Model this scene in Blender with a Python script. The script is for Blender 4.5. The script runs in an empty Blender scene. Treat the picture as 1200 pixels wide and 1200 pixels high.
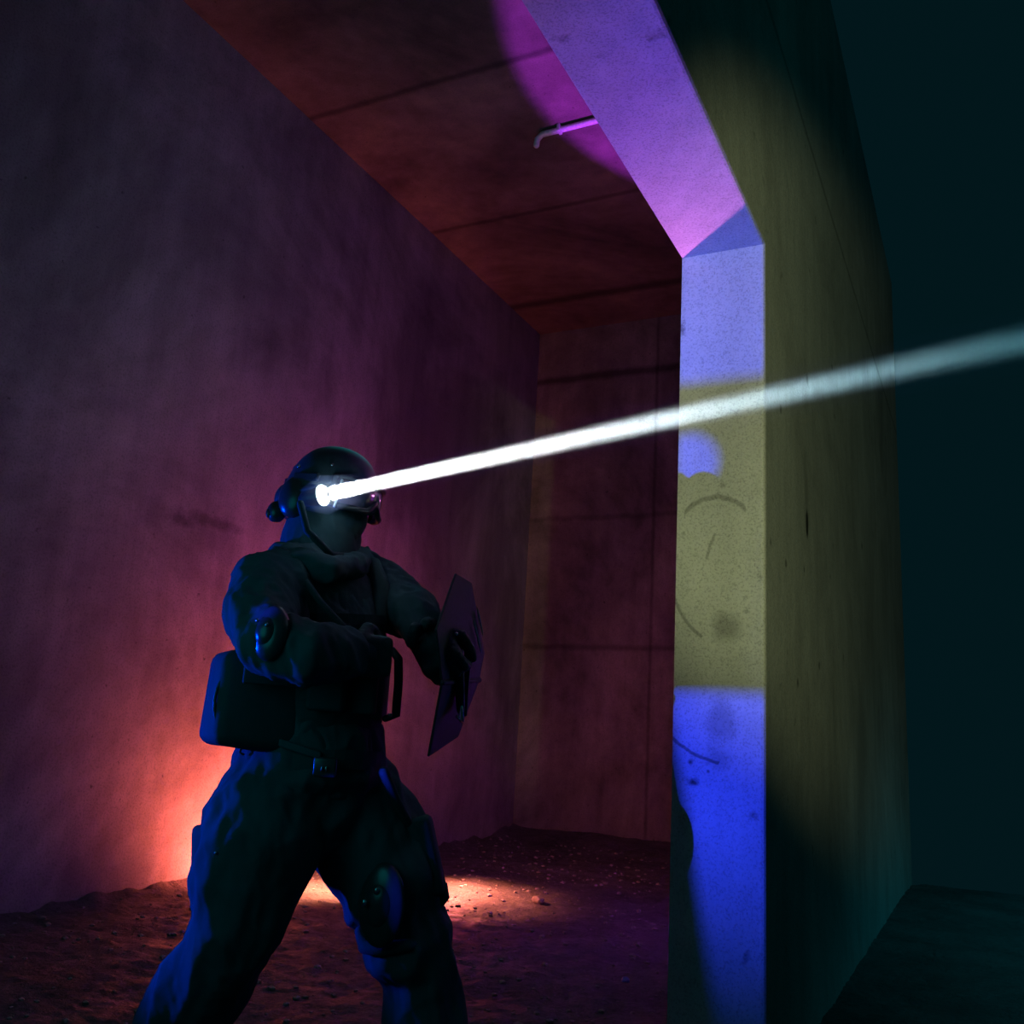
import bpy, bmesh, math, random
import numpy as np
from mathutils import Vector, Matrix, noise
random.seed(7)
SC = bpy.context.scene
COL = SC.collection
V = Vector

# ------------------------------------------------------------------ camera
F = 1108.0                                   # focal length in pixels of a 1200 px frame
HCAM = 0.95
RC = Matrix(((0.89489166, 0.04847271, 0.44364323),
             (0.44240796, -0.22707665, -0.86758941),
             (0.05868661, 0.97266983, -0.22465371)))
CAM = V((0, 0, HCAM))
cd = bpy.data.cameras.new('camera'); cam = bpy.data.objects.new('camera', cd); COL.objects.link(cam)
cd.sensor_width = 36; cd.sensor_fit = 'HORIZONTAL'; cd.lens = 36 * F / 1200; cd.clip_start = 0.02
cam.matrix_world = Matrix.Translation(CAM) @ RC.to_4x4()
SC.camera = cam
vs = SC.view_settings
SC.display_settings.display_device = 'sRGB'
vs.view_transform = 'Standard'; vs.look = 'None'; vs.gamma = 1; vs.exposure = 0; vs.use_curve_mapping = False
SC.cycles.use_denoising = True
SC.cycles.max_bounces = 6; SC.cycles.diffuse_bounces = 3; SC.cycles.volume_bounces = 0
SC.cycles.sample_clamp_indirect = 3

def ray(u, v): return RC @ V((u - 600, -(v - 600), -F))
VH = V((-0.45528082, 0.8903479, 0)); RH = V((0.8903479, 0.45528082, 0)); UP = V((0, 0, 1))
DS = 2.42                                      # horizontal distance at which the officer stands
def S(u, v, o=0.0):
    d = ray(u, v); return CAM + d * ((DS + o * 1.1) / d.dot(VH))
PX = 0.00199
K = 1.1                                       # his build: the lengths below are for a slightly smaller figure

# ------------------------------------------------------------------ materials
def srgb(r, g, b):
    f = lambda c: c / 12.92 if c <= .04045 else ((c + .055) / 1.055) ** 2.4
    return (f(r / 255), f(g / 255), f(b / 255), 1)

class NT:
    def __init__(s, name):
        s.m = bpy.data.materials.new(name); s.m.use_nodes = True
        s.t = s.m.node_tree; s.b = s.t.nodes['Principled BSDF']; s.out = s.t.nodes['Material Output']
        s.co = s.t.nodes.new('ShaderNodeNewGeometry').outputs['Position']
    def n(s, kind, **kw):
        nd = s.t.nodes.new('ShaderNode' + kind)
        for k, v in kw.items():
            if k.startswith('i_'):
                key = k[2:]
                nd.inputs[int(key) if key.isdigit() else key.replace('_', ' ')].default_value = v
            else: setattr(nd, k, v)
        return nd
    def l(s, a, b): s.t.links.new(a, b)
    def mapped(s, scale=(1, 1, 1), loc=(0, 0, 0), src=None):
        m = s.n('Mapping'); m.inputs['Scale'].default_value = scale; m.inputs['Location'].default_value = loc
        s.l(src or s.co, m.inputs['Vector']); return m.outputs[0]
    def noise(s, sc, det=4, rough=.6, vec=None, dist=0):
        nd = s.n('TexNoise', i_Scale=sc, i_Detail=det, i_Roughness=rough, i_Distortion=dist)
        s.l(vec or s.co, nd.inputs['Vector']); return nd.outputs['Fac']
    def ramp(s, fac, stops):
        r = s.n('ValToRGB'); e = r.color_ramp.elements
        while len(e) < len(stops): e.new(.5)
        for q, (p, c) in zip(e, stops):
            q.position = p; q.color = c if hasattr(c, '__len__') else (c, c, c, 1)
        s.l(fac, r.inputs[0]); return r.outputs[0]
    def math(s, op, a, b=None, clamp=False):
        m = s.n('Math', operation=op, use_clamp=clamp)
        for i, x in enumerate((a, b)):
            if x is None: continue
            if isinstance(x, (int, float)): m.inputs[i].default_value = x
            else: s.l(x, m.inputs[i])
        return m.outputs[0]
    def mul(s, a, b, fac=1.0):
        m = s.n('Mix', data_type='RGBA', blend_type='MULTIPLY'); m.inputs[0].default_value = fac
        for i, x in ((6, a), (7, b)):
            if hasattr(x, '__len__'): m.inputs[i].default_value = x
            else: s.l(x, m.inputs[i])
        return m.outputs[2]
    def mix(s, fac, a, b):
        m = s.n('Mix', data_type='RGBA')
        if isinstance(fac, float): m.inputs[0].default_value = fac
        else: s.l(fac, m.inputs[0])
        for i, x in ((6, a), (7, b)):
            if hasattr(x, '__len__'): m.inputs[i].default_value = x
            else: s.l(x, m.inputs[i])
        return m.outputs[2]
    def bump(s, h, strength, dist=.01, prev=None):
        b = s.n('Bump', i_Strength=strength, i_Distance=dist); s.l(h, b.inputs['Height'])
        if prev is not None: s.l(prev, b.inputs['Normal'])
        return b.outputs[0]
    def sep(s):
        q = s.n('SeparateXYZ'); s.l(s.co, q.inputs[0]); return q.outputs

def concrete(name, dark, light, speck=.5, rough=.85, stain=1.0, bump=.35, pitd=.35, fsc=95, psc=26):
    k = NT(name)
    base = k.ramp(k.noise(1.3, 6, .62), [(.25, dark), (.75, light)])
    st = k.ramp(k.noise(.55, 5, .7, dist=.6), [(.36, 1 - .55 * stain), (.6, 1.0)])
    run = k.ramp(k.noise(2.2, 4, .6, vec=k.mapped((3.0, 3.0, .35))), [(.3, 1 - .22 * stain), (.62, 1.0)])
    fine = k.noise(fsc, 3, .7)
    fs = k.ramp(fine, [(.30, 1 - speck), (.52, 1.0)])
    pit = k.ramp(k.noise(psc, 4, .55), [(.24, pitd), (.33, 1.0)])
    c = k.mul(k.mul(k.mul(k.mul(base, st), run), fs), pit)
    k.col = c
    k.l(c, k.b.inputs['Base Color']); k.b.inputs['Roughness'].default_value = rough
    k.b.inputs['Specular IOR Level'].default_value = .25
    b1 = k.bump(k.noise(9, 5, .65), bump * .5, .03)
    b2 = k.bump(fine, bump, .006, b1)
    b3 = k.bump(pit, bump * .6, .006, b2)
    k.l(b3, k.b.inputs['Normal']); k.nrm = b3
    return k

def plain(name, rgb, rough=.6, metal=0.0, nscale=60, nstr=.15, spec=.5, var=.35):
    k = NT(name)
    tc = k.n('TexCoord').outputs['Object']
    f = k.noise(nscale, 4, .6, vec=tc)
    lo = tuple(c * (1 - var) for c in rgb[:3]) + (1,)
    k.l(k.ramp(f, [(.3, lo), (.7, rgb)]), k.b.inputs['Base Color'])
    k.b.inputs['Roughness'].default_value = rough; k.b.inputs['Metallic'].default_value = metal
    k.b.inputs['Specular IOR Level'].default_value = spec
    k.l(k.bump(f, nstr, .004), k.b.inputs['Normal'])
    return k.m

def cloth(name, rgb, rough=.9):
    k = NT(name)
    tc = k.n('TexCoord').outputs['Object']
    f = k.noise(7, 5, .6, vec=tc)
    lo = tuple(c * .7 for c in rgb[:3]) + (1,)
    k.l(k.ramp(f, [(.3, lo), (.7, rgb)]), k.b.inputs['Base Color'])
    k.b.inputs['Roughness'].default_value = rough
    k.b.inputs['Specular IOR Level'].default_value = .2
    w = k.noise(420, 2, .5, vec=tc)
    k.l(k.bump(w, .25, .002, k.bump(k.noise(28, 4, .6, vec=tc), .3, .006)), k.b.inputs['Normal'])
    return k.m

def glow(name, rgb, strength):
    k = NT(name)
    k.b.inputs['Base Color'].default_value = (0, 0, 0, 1)
    k.b.inputs['Emission Color'].default_value = rgb; k.b.inputs['Emission Strength'].default_value = strength
    return k.m

# ------------------------------------------------------------------ mesh helpers
def link(name, bm, mat, parent=None, smooth=False, **props):
    me = bpy.data.meshes.new(name)
    bmesh.ops.recalc_face_normals(bm, faces=bm.faces[:])
    bm.to_mesh(me); bm.free()
    o = bpy.data.objects.new(name, me); COL.objects.link(o)
    if mat: me.materials.append(mat)
    if smooth:
        for p in me.polygons: p.use_smooth = True
    if parent:
        o.parent = parent; o.matrix_parent_inverse = Matrix.Translation(-parent.location)
    for k_, v_ in props.items(): o[k_] = v_
    return o

def box_bm(lo, hi, bevel=0.0, seg=2):
    bm = bmesh.new(); bmesh.ops.create_cube(bm, size=1)
    lo, hi = V(lo), V(hi)
    for v in bm.verts: v.co = V([(lo[i] + hi[i]) / 2 + v.co[i] * (hi[i] - lo[i]) for i in range(3)])
    if bevel: bmesh.ops.bevel(bm, geom=bm.edges[:], offset=bevel, segments=seg, affect='EDGES', profile=.5)
    return bm

def frame_from(t):
    t = t.normalized(); a = UP if abs(t.z) < .9 else V((1, 0, 0))
    x = t.cross(a).normalized(); return x, x.cross(t).normalized()

def add_tube(bm, pts, rad, seg=12, caps=True, flat=None):
    """closed round-ended swept tube through pts; rad one radius or one per point"""
    pts = [V(p) for p in pts]
    if not hasattr(rad, '__len__'): rad = [rad] * len(pts)
    rings = []
    x = y = None
    P, R = list(pts), list(rad)
    if caps:
        d0 = (pts[0] - pts[1]).normalized(); d1 = (pts[-1] - pts[-2]).normalized()
        pre = [(pts[0] + d0 * rad[0] * math.sin(a), rad[0] * math.cos(a)) for a in (1.35, .95, .5)]
        post = [(pts[-1] + d1 * rad[-1] * math.sin(a), rad[-1] * math.cos(a)) for a in (.5, .95, 1.35)]
        P = [p for p, _ in pre] + P + [p for p, _ in post]; R = [r for _, r in pre] + R + [r for _, r in post]
    n = len(P)
    for i in range(n):
        t = (P[min(i + 1, n - 1)] - P[max(i - 1, 0)]).normalized()
        if x is None: x, y = frame_from(t)
        else:
            x = (x - t * x.dot(t)).normalized(); y = t.cross(x)
        ring = []
        for k in range(seg):
            a = 2 * math.pi * k / seg
            o = x * math.cos(a) * R[i] + y * math.sin(a) * R[i]
            if flat is not None: o -= flat[0] * o.dot(flat[0]) * (1 - flat[1])
            ring.append(bm.verts.new(P[i] + o))
        rings.append(ring)
    for a, b in zip(rings, rings[1:]):
        for k in range(seg): bm.faces.new((a[k], a[(k + 1) % seg], b[(k + 1) % seg], b[k]))
    bm.faces.new(rings[0][::-1]); bm.faces.new(rings[-1])
    return bm

def tube_bm(pts, rad, **k): return add_tube(bmesh.new(), pts, rad, **k)

def add_rbox(bm, center, ax, ay, az, hx, hy, hz, bevel=.01, seg=3, warp=None):
    t = bmesh.new(); bmesh.ops.create_cube(t, size=2)
    for v in t.verts: v.co = V((v.co.x * hx, v.co.y * hy, v.co.z * hz))
    if bevel: bmesh.ops.bevel(t, geom=t.edges[:], offset=bevel, segments=seg, affect='EDGES', profile=.5)
    if warp:
        for v in t.verts: v.co = warp(v.co)
    for v in t.verts: v.co = center + ax * v.co.x + ay * v.co.y + az * v.co.z
    me = bpy.data.meshes.new('t'); t.to_mesh(me); t.free(); bm.from_mesh(me); bpy.data.meshes.remove(me)
    return bm

def add_ell(bm, center, ax, ay, az, rx, ry, rz, seg=20, keep=None):
    t = bmesh.new(); bmesh.ops.create_uvsphere(t, u_segments=seg, v_segments=max(8, seg * 2 // 3), radius=1)
    if keep:
        bmesh.ops.delete(t, geom=[v for v in t.verts if not keep(v.co)], context='VERTS')
    for v in t.verts: v.co = center + ax * v.co.x * rx + ay * v.co.y * ry + az * v.co.z * rz
    me = bpy.data.meshes.new('t'); t.to_mesh(me); t.free(); bm.from_mesh(me); bpy.data.meshes.remove(me)
    return bm

def remeshed(bm, voxel, smooth=4, disp=None):
    """one continuous skin around all the overlapping volumes of bm"""
    me = bpy.data.meshes.new('tmp'); bmesh.ops.recalc_face_normals(bm, faces=bm.faces[:]); bm.to_mesh(me); bm.free()
    o = bpy.data.objects.new('tmp', me); COL.objects.link(o)
    r = o.modifiers.new('r', 'REMESH'); r.mode = 'VOXEL'; r.voxel_size = voxel; r.adaptivity = 0
    if smooth:
        q = o.modifiers.new('s', 'SMOOTH'); q.factor = .5; q.iterations = smooth
    dg = bpy.context.evaluated_depsgraph_get(); dg.update()
    m2 = bpy.data.meshes.new_from_object(o.evaluated_get(dg))
    bpy.data.objects.remove(o); bpy.data.meshes.remove(me)
    if disp:
        nor = [v.normal.copy() for v in m2.vertices]
        for v, n in zip(m2.vertices, nor): v.co += n * disp(v.co)
    out = bmesh.new(); out.from_mesh(m2); bpy.data.meshes.remove(m2)
    return out

def folds(amp, sc, direction, stretch=.35, seed=0.0):
    """cloth folds running along direction"""
    d = V(direction).normalized()
    def f(p):
        q = p + d * (p.dot(d) * (stretch - 1))
        q = q * sc + V((seed, seed * 1.7, -seed))
        a = 1 - 2.2 * abs(noise.noise(q)); b = noise.noise(q * 2.3 + V((5, 1, 2)))
        return amp * (.75 * a + .35 * b)
    return f

def empty(name, loc, label, cat, group=None):
    o = bpy.data.objects.new(name, None); COL.objects.link(o); o.location = loc; o.empty_display_size = .1
    o['label'] = label; o['category'] = cat
    if group: o['group'] = group
    return o

def tagged(o, label, cat, group=None):
    o['label'] = label; o['category'] = cat
    if group: o['group'] = group
    return o

# ------------------------------------------------------------------ setting
XL, XA, XB, YJ, YF, ZC, ZS = -4.04, -0.897, -0.609, 2.95, 8.3, 5.0, 2.602
YBACK, XR = -6.0, 5.5
def hit(u, v, ax, val):
    d = ray(u, v); return CAM + d * ((val - CAM[ax]) / d[ax])

# --- materials of the setting
kw = concrete('wall_concrete', (.20, .19, .19, 1), (.31, .30, .30, 1), speck=.35)
def blotch(k, col, c, r, soft, dark, squash=(1, 1, 1)):
    """a stain with its own outline around point c"""
    m = k.n('Mapping'); m.inputs['Location'].default_value = tuple(-c[i] * squash[i] for i in range(3)); m.inputs['Scale'].default_value = squash
    k.l(k.co, m.inputs['Vector'])
    ln = k.n('VectorMath', operation='LENGTH'); k.l(m.outputs[0], ln.inputs[0])
    nz = k.math('MULTIPLY', k.math('SUBTRACT', k.noise(14, 4, .6), .5), r * 1.2)
    d = k.math('ADD', ln.outputs['Value'], nz)
    f = k.ramp(k.math('DIVIDE', d, r), [(max(.02, 1 - soft), dark), (1.0, 1.0)])
    return k.mul(col, f)
def line(k, col, axis, at, w, dark, wob=.01):
    """a construction joint: thin dark line where one coordinate equals at"""
    q = k.sep()[axis]
    nz = k.math('MULTIPLY', k.math('SUBTRACT', k.noise(3, 4, .6), .5), wob * 2)
    d = k.math('ABSOLUTE', k.math('SUBTRACT', k.math('ADD', q, nz), at))
    return k.mul(col, k.ramp(k.math('DIVIDE', d, w * 4), [(.12, dark), (.5, 1.0)]))
c = kw.col
for (u, v, r, dk, sq) in ((212, 610, .10, .55, (1, .8, 2.2)), (250, 612, .13, .6, (1, .35, 2.6)), (238, 628, .2, .75, (1, .6, 1.2)), (180, 600, .14, .7, (1, 1, 1.2))):
    c = blotch(kw, c, hit(u, v, 0, XL), r, .7, dk, sq)
kw.l(c, kw.b.inputs['Base Color']); MAT_WALL = kw.m

kf = concrete('end_wall_concrete', (.15, .14, .135, 1), (.30, .28, .27, 1), speck=.3, stain=1.1)
c = kf.col
for z_, w_, d_ in ((4.46, .03, .35), (3.0, .02, .7), (1.75, .02, .6)): c = line(kf, c, 2, z_, w_, d_, .03)
for x_ in (-2.75, -1.1): c = line(kf, c, 0, x_, .012, .6)
kf.l(c, kf.b.inputs['Base Color']); MAT_END = kf.m

kc = concrete('ceiling_concrete', (.14, .10, .085, 1), (.27, .20, .165, 1), speck=.3, stain=1.1)
c = kc.col
pan = kc.ramp(kc.math('MULTIPLY', kc.sep()[1], .1), [(.4458, .75), (.4462, 1.0)])
c = kc.mul(c, pan)
for y_, w_, d_ in ((4.46, .02, .5), (2.2, .02, .5), (6.1, .02, .5), (7.62, .05, .35)): c = line(kc, c, 1, y_, w_, d_, .02)
kc.l(c, kc.b.inputs['Base Color']); MAT_CEIL = kc.m

kp = concrete('partition_concrete', (.50, .49, .47, 1), (.62, .61, .59, 1), speck=.42, stain=.7, bump=.4, pitd=.45, fsc=170, psc=11)
c = kp.col
def arc(k, col, p, q, r, w, dark, side=1):
    """a scuffed arc from p to q (points on the opening's edge face) bulging by radius r"""
    p, q = V((p.x, p.z)), V((q.x, q.z)); mid = (p + q) / 2; h = (q - p).length / 2
    n_ = V((-(q - p).y, (q - p).x)).normalized() * side
    ctr = mid - n_ * math.sqrt(max(r * r - h * h, 0))
    s_ = k.sep()
    dx = k.math('SUBTRACT', s_[0], ctr.x); dz = k.math('SUBTRACT', s_[2], ctr.y)
    L = k.math('SQRT', k.math('ADD', k.math('MULTIPLY', dx, dx), k.math('MULTIPLY', dz, dz)))
    nz = k.math('MULTIPLY', k.math('SUBTRACT', k.noise(40, 3, .6), .5), w * 1.5)
    band = k.ramp(k.math('DIVIDE', k.math('ABSOLUTE', k.math('SUBTRACT', k.math('ADD', L, nz), r)), w * 2), [(.25, 1.0), (.6, 0.0)])
    mx = k.math('SUBTRACT', s_[0], mid.x); mz = k.math('SUBTRACT', s_[2], mid.y)
    near = k.math('LESS_THAN', k.math('ADD', k.math('MULTIPLY', mx, mx), k.math('MULTIPLY', mz, mz)), h * h * 1.05)
    front = k.math('LESS_THAN', k.math('ABSOLUTE', k.math('SUBTRACT', s_[1], YJ)), .02)
    return k.mix(k.math('MULTIPLY', k.math('MULTIPLY', band, near), front), col, k.mul(col, (dark, dark, dark, 1)))
J = lambda u, v: hit(u, v, 1, YJ)
c = arc(kp, c, J(803, 600), J(873, 596), .13, .009, .62, 1)
c = arc(kp, c, J(828, 655), J(838, 625), .4, .005, .65, 1)
c = arc(kp, c, J(789, 696), J(822, 746), .25, .006, .6, -1)
c = arc(kp, c, J(787, 864), J(842, 894), .30, .006, .4, -1)
for (u, v, r, dk, sq) in ((809, 893, .012, .25, (1, 1, 1)), (813, 917, .014, .2, (.6, 1, 1)), (830, 904, .008, .3, (1, 1, 1)), (850, 735, .06, .6, (1, 1, 1)),
                          (845, 845, .06, .65, (1, 1, .6)), (842, 890, .05, .7, (1, 1, 1)), (800, 960, .05, .8, (1, 1, 1))):
    c = blotch(kp, c, J(u, v), r, .7, dk, sq)
G = lambda u, v: hit(u, v, 0, XB)
c = blotch(kp, c, G(946, 614), .05, .35, .08, (1, 1.7, .75))  # chipped hole painted dark, its inside shade put into the colour
c = blotch(kp, c, G(945, 600), .16, .9, .8, (1, 2.2, .5))
for (u, v, r) in ((946, 445, .03), (975, 430, .02), (921, 660, .02), (1010, 640, .03), (935, 800, .025), (960, 780, .02), (915, 480, .02)):
    c = blotch(kp, c, G(u, v), r, .6, .45, (1, .8, 1))
for z_ in (3.6,): c = line(kp, c, 2, z_, .012, .6, .01)
# passage side painted darker: weaker torchlight put into the colour, plus some dirt
shade_grime = kp.ramp(kp.math('ADD', kp.math('MULTIPLY', kp.math('SUBTRACT', kp.sep()[0], XB - .015), 40), kp.math('MULTIPLY', kp.noise(5, 4), .4)), [(.45, 1.0), (.75, .60)])
c = kp.mul(c, shade_grime)
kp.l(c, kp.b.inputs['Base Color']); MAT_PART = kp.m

kd = NT('dirt_floor')
base = kd.ramp(kd.noise(2.2, 6, .65), [(.3, (.046, .045, .046, 1)), (.7, (.118, .112, .114, 1))])
grit = kd.ramp(kd.noise(60, 4, .7), [(.3, .4), (.6, 1.0)])
bright = kd.ramp(kd.noise(130, 2, .5), [(.70, 0.0), (.78, .6)])
c = kd.mix(bright, kd.mul(base, grit), (.4, .37, .36, 1))
kd.l(c, kd.b.inputs['Base Color'])
kd.l(kd.ramp(kd.noise(4, 4, .6), [(.35, .42), (.65, .85)]), kd.b.inputs['Roughness'])
kd.b.inputs['Specular IOR Level'].default_value = .4
kd.l(kd.bump(kd.noise(75, 4, .75), .8, .012, kd.bump(kd.noise(26, 6, .72), .8, .03)), kd.b.inputs['Normal'])
MAT_DIRT = kd.m

def struct(name, bm, mat): return link(name, bm, mat, kind='structure')

struct('wall_left', box_bm((XL - .3, YBACK, -.2), (XL, YF, ZC)), MAT_WALL)
struct('wall_far', box_bm((XL - .3, YF, -.2), (XA, YF + .3, ZC + .3)), MAT_END)
struct('ceiling', box_bm((XL - .3, YBACK, ZC), (XA, YF, ZC + .3)), MAT_CEIL)
# partition: one slab with a tall opening whose edges are worn round
bm = bmesh.new()
out = [(YBACK, -.1), (-1.0, -.1), (-1.0, ZS), (YJ, ZS), (YJ, -.1), (YF, -.1), (YF, ZC), (YBACK, ZC)]
f = bm.faces.new([bm.verts.new((XA, y, z)) for y, z in out])
r = bmesh.ops.extrude_face_region(bm, geom=[f])
for v in [g for g in r['geom'] if isinstance(g, bmesh.types.BMVert)]: v.co.x = XB
ed = [e for e in bm.edges if abs(e.verts[0].co.x - e.verts[1].co.x) < 1e-5 and all(-1.2 < v.co.y < YJ + .1 and v.co.z < ZS + .1 for v in e.verts)]
bmesh.ops.bevel(bm, geom=[e for e in ed if e.verts[0].co.x > XA + .1], offset=.014, segments=3, affect='EDGES', profile=.5)
bmesh.ops.triangulate(bm, faces=[f_ for f_ in bm.faces if len(f_.verts) > 4])
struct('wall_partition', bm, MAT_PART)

# floor: trodden dirt, a little higher against the left wall
bm = bmesh.new()
def grid(x0, x1, nx, y0, y1, ny, fz):
    rows = [[bm.verts.new((x, y, fz(x, y))) for x in np.linspace(x0, x1, nx)] for y in np.linspace(y0, y1, ny)]
    for a, b in zip(rows, rows[1:]):
        for i in range(nx - 1): bm.faces.new((a[i], a[i + 1], b[i + 1], b[i]))
def fz(x, y):
    p = V((x, y, 0))
    z = .020 * noise.noise(p * 1.1) + .010 * noise.noise(p * 3.7) + .009 * noise.noise(p * 9.1) + .008 * noise.noise(V((x * 15, y * 22, 0))) + .005 * noise.noise(p * 37)
    w = max(0, 1 - (x - XL) / .16)
    z += w * w * (.035 + .05 * noise.noise(p * 6))
    e = max(0, 1 - (YF - y) / .7) * (x < XA + .1); z += e * e * .10
    return z - .01
grid(XL - .05, XB + .3, 190, -.5, YF + .05, 440, fz)
grid(XB + .3, 7, 90, -.5, YF + .05, 120, fz)
grid(XL - .05, XR, 40, YBACK, -.5, 24, lambda x, y: -.012)
link('floor', bm, MAT_DIRT, smooth=True, kind='structure')

# ------------------------------------------------------------------ small things in the place
MAT_STEEL = plain('pale_conduit', (.75, .75, .76, 1), .4)
p0 = hit(637, 157, 2, ZC - .035); p1 = V((XA - .35, p0.y - .02, ZC - .035))
pipe = tagged(link('conduit_pipe', tube_bm([p0 + V((-.05, 0, -.075)), p0 + V((-.045, 0, -.03)), p0 + V((-.01, 0, 0)), p0 + V((.1, 0, 0)), p1], .021, seg=14), MAT_STEEL, smooth=True),
              'thin metal conduit pipe running along the ceiling beside the lintel', 'pipe')
for x in (p0.x + .12, p0.x + .75):
    link('clip', add_rbox(bmesh.new(), V((x, p0.y, ZC - .028)), V((1, 0, 0)), V((0, 1, 0)), UP, .012, .03, .028, .006), MAT_STEEL, pipe)

def stone_bm(c, r, seed, flat=.6):
    bm = bmesh.new(); bmesh.ops.create_icosphere(bm, subdivisions=2, radius=1)
    rr = random.Random(seed); sx, sy = rr.uniform(.7, 1.3), rr.uniform(.7, 1.3); a = rr.uniform(0, 6.28)
    for v in bm.verts:
        q = v.co * (1 + .35 * noise.noise(v.co * 1.6 + V((seed * 3.1, 0, seed))))
        x, y = q.x * sx, q.y * sy
        v.co = V(c) + V((x * math.cos(a) - y * math.sin(a), x * math.sin(a) + y * math.cos(a), q.z * flat + flat * .6)) * r
    return bm
MAT_STONE = plain('pale_stone', (.20, .18, .17, 1), .7, nscale=20, nstr=.5)
MAT_BLUE = plain('glossy_blue_plastic', (.08, .12, .55, 1), .3)
MAT_GLASS = plain('clear_glass_chip', (.8, .8, .8, 1), .08, spec=1.0)
def onfloor(u, v): q = hit(u, v, 2, 0); return V((q.x, q.y, fz(q.x, q.y) - .003))
tagged(link('glass_chip', stone_bm(onfloor(452, 1150), .009, 3), MAT_GLASS), 'tiny glinting chip on the dirt floor beside the forward boot', 'debris')
tagged(link('plastic_scrap', stone_bm(onfloor(733, 1147), .016, 5, .8), MAT_BLUE, smooth=True), 'small blue scrap on the dirt floor near the pillar', 'debris')
tagged(link('rubble_chunk', stone_bm(onfloor(631, 1054), .04, 8), MAT_STONE), 'reddish lit rubble chunk on the dirt floor beyond the forward leg', 'debris')
tagged(link('rubble_chunk', stone_bm(onfloor(222, 1036), .05, 11), MAT_STONE), 'dark rubble lump against the foot of the red lit wall', 'debris')
BOOTS = [tuple(S(u, 1312, .06))[:2] for u in (183, 506)]
# loose gravel that nobody could count
bm = bmesh.new(); rr = random.Random(2)
for i in range(1500):
    x, y = rr.uniform(XL + .05, XA - .1), rr.uniform(1.8, YF - .3)
    if min((V((x, y)) - V((bx, by))).length for bx, by in BOOTS) < .3: continue
    r_ = rr.choice((.004, .006, .006, .009, .013)) * rr.uniform(.7, 1.3)
    t = bmesh.new(); bmesh.ops.create_icosphere(t, subdivisions=1, radius=r_)
    for v in t.verts: v.co = V((v.co.x * rr.uniform(.8, 1.5), v.co.y * rr.uniform(.8, 1.3), v.co.z * .7)) + V((x, y, fz(x, y) + r_ * .2))
    me = bpy.data.meshes.new('t'); t.to_mesh(me); t.free(); bm.from_mesh(me); bpy.data.meshes.remove(me)
g = link('gravel', bm, MAT_STONE, kind='stuff'); tagged(g, 'loose gravel and grit scattered over the dirt floor', 'gravel')

# unseen blocker added to shape the lamp's shadow: panel, crossbar with hole, post
LB = V((-2.15, -.30, .30)); YBAR = .25; tB = (YBAR - LB.y) / (YJ - LB.y)
def onbar(u, v): return LB + (J(u, v) - LB) * tB
zt = onbar(850, 443).z; zb = onbar(850, 806).z; hc = onbar(816, 531); hr = (onbar(818, 531) - onbar(818, 566)).length
xp = LB.x + (YBAR - LB.y) * math.tan(math.radians(20.8)); x_end = LB.x + (YBAR - LB.y) * math.tan(math.radians(48))
n = 24
hole = [V((hc.x + hr * 1.0 * math.cos(2 * math.pi * k / n), YBAR, hc.z + hr * math.sin(2 * math.pi * k / n))) for k in range(n)]
xs = [XL, xp, hc.x - hr * 1.6, hc.x + hr * 1.6, x_end, x_end + .1]
xs[2] = max(xs[2], xp + .002)
bm = bmesh.new()
def quad(x0, x1, z0, z1, lean=0): bm.faces.new([bm.verts.new((x, YBAR, z)) for x, z in ((x0, z0), (x1 + lean, z0), (x1, z1), (x0, z1))])
for z0, z1 in ((-.05, zb), (zb, zt), (zt, 2.2)):
    quad(xs[0], xs[1], z0, z1, .085 if z0 < 0 else 0); quad(xs[4], xs[5], z0, z1)
quad(xs[1], xs[2], zb, zt); quad(xs[3], xs[4], zb, zt)
hw = hr * 1.6
def rim(p):
    d = V((p.x - hc.x, 0, p.z - hc.z)); dx, dz = (xs[3] - hc.x if d.x > 0 else hc.x - xs[2]), ((zt - hc.z) if d.z > 0 else (hc.z - zb))
    s_ = min(1e9 if abs(d.x) < 1e-9 else dx / abs(d.x), 1e9 if abs(d.z) < 1e-9 else dz / abs(d.z))
    return V((hc.x + d.x * s_, YBAR, hc.z + d.z * s_)), (abs(d.x) * s_ >= dx - 1e-7)
hv = [bm.verts.new(p) for p in hole]; rr_ = [rim(p) for p in hole]; rv = [bm.verts.new(p) for p, _ in rr_]
for k in range(n):
    m_ = (k + 1) % n; a, b_ = rv[k].co, rv[m_].co
    corner = []
    if rr_[k][1] != rr_[m_][1]: corner = [bm.verts.new((a.x if rr_[k][1] else b_.x, YBAR, b_.z if rr_[k][1] else a.z))]
    bm.faces.new([hv[k], rv[k]] + corner + [rv[m_], hv[m_]])
bmesh.ops.remove_doubles(bm, verts=bm.verts[:], dist=1e-5)
r = bmesh.ops.extrude_face_region(bm, geom=bm.faces[:])
for v in [g_ for g_ in r['geom'] if isinstance(g_, bmesh.types.BMVert)]: v.co.y += .012
struct('shadow_blocker_1', bm, MAT_END)

# ------------------------------------------------------------------ the officer

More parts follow.
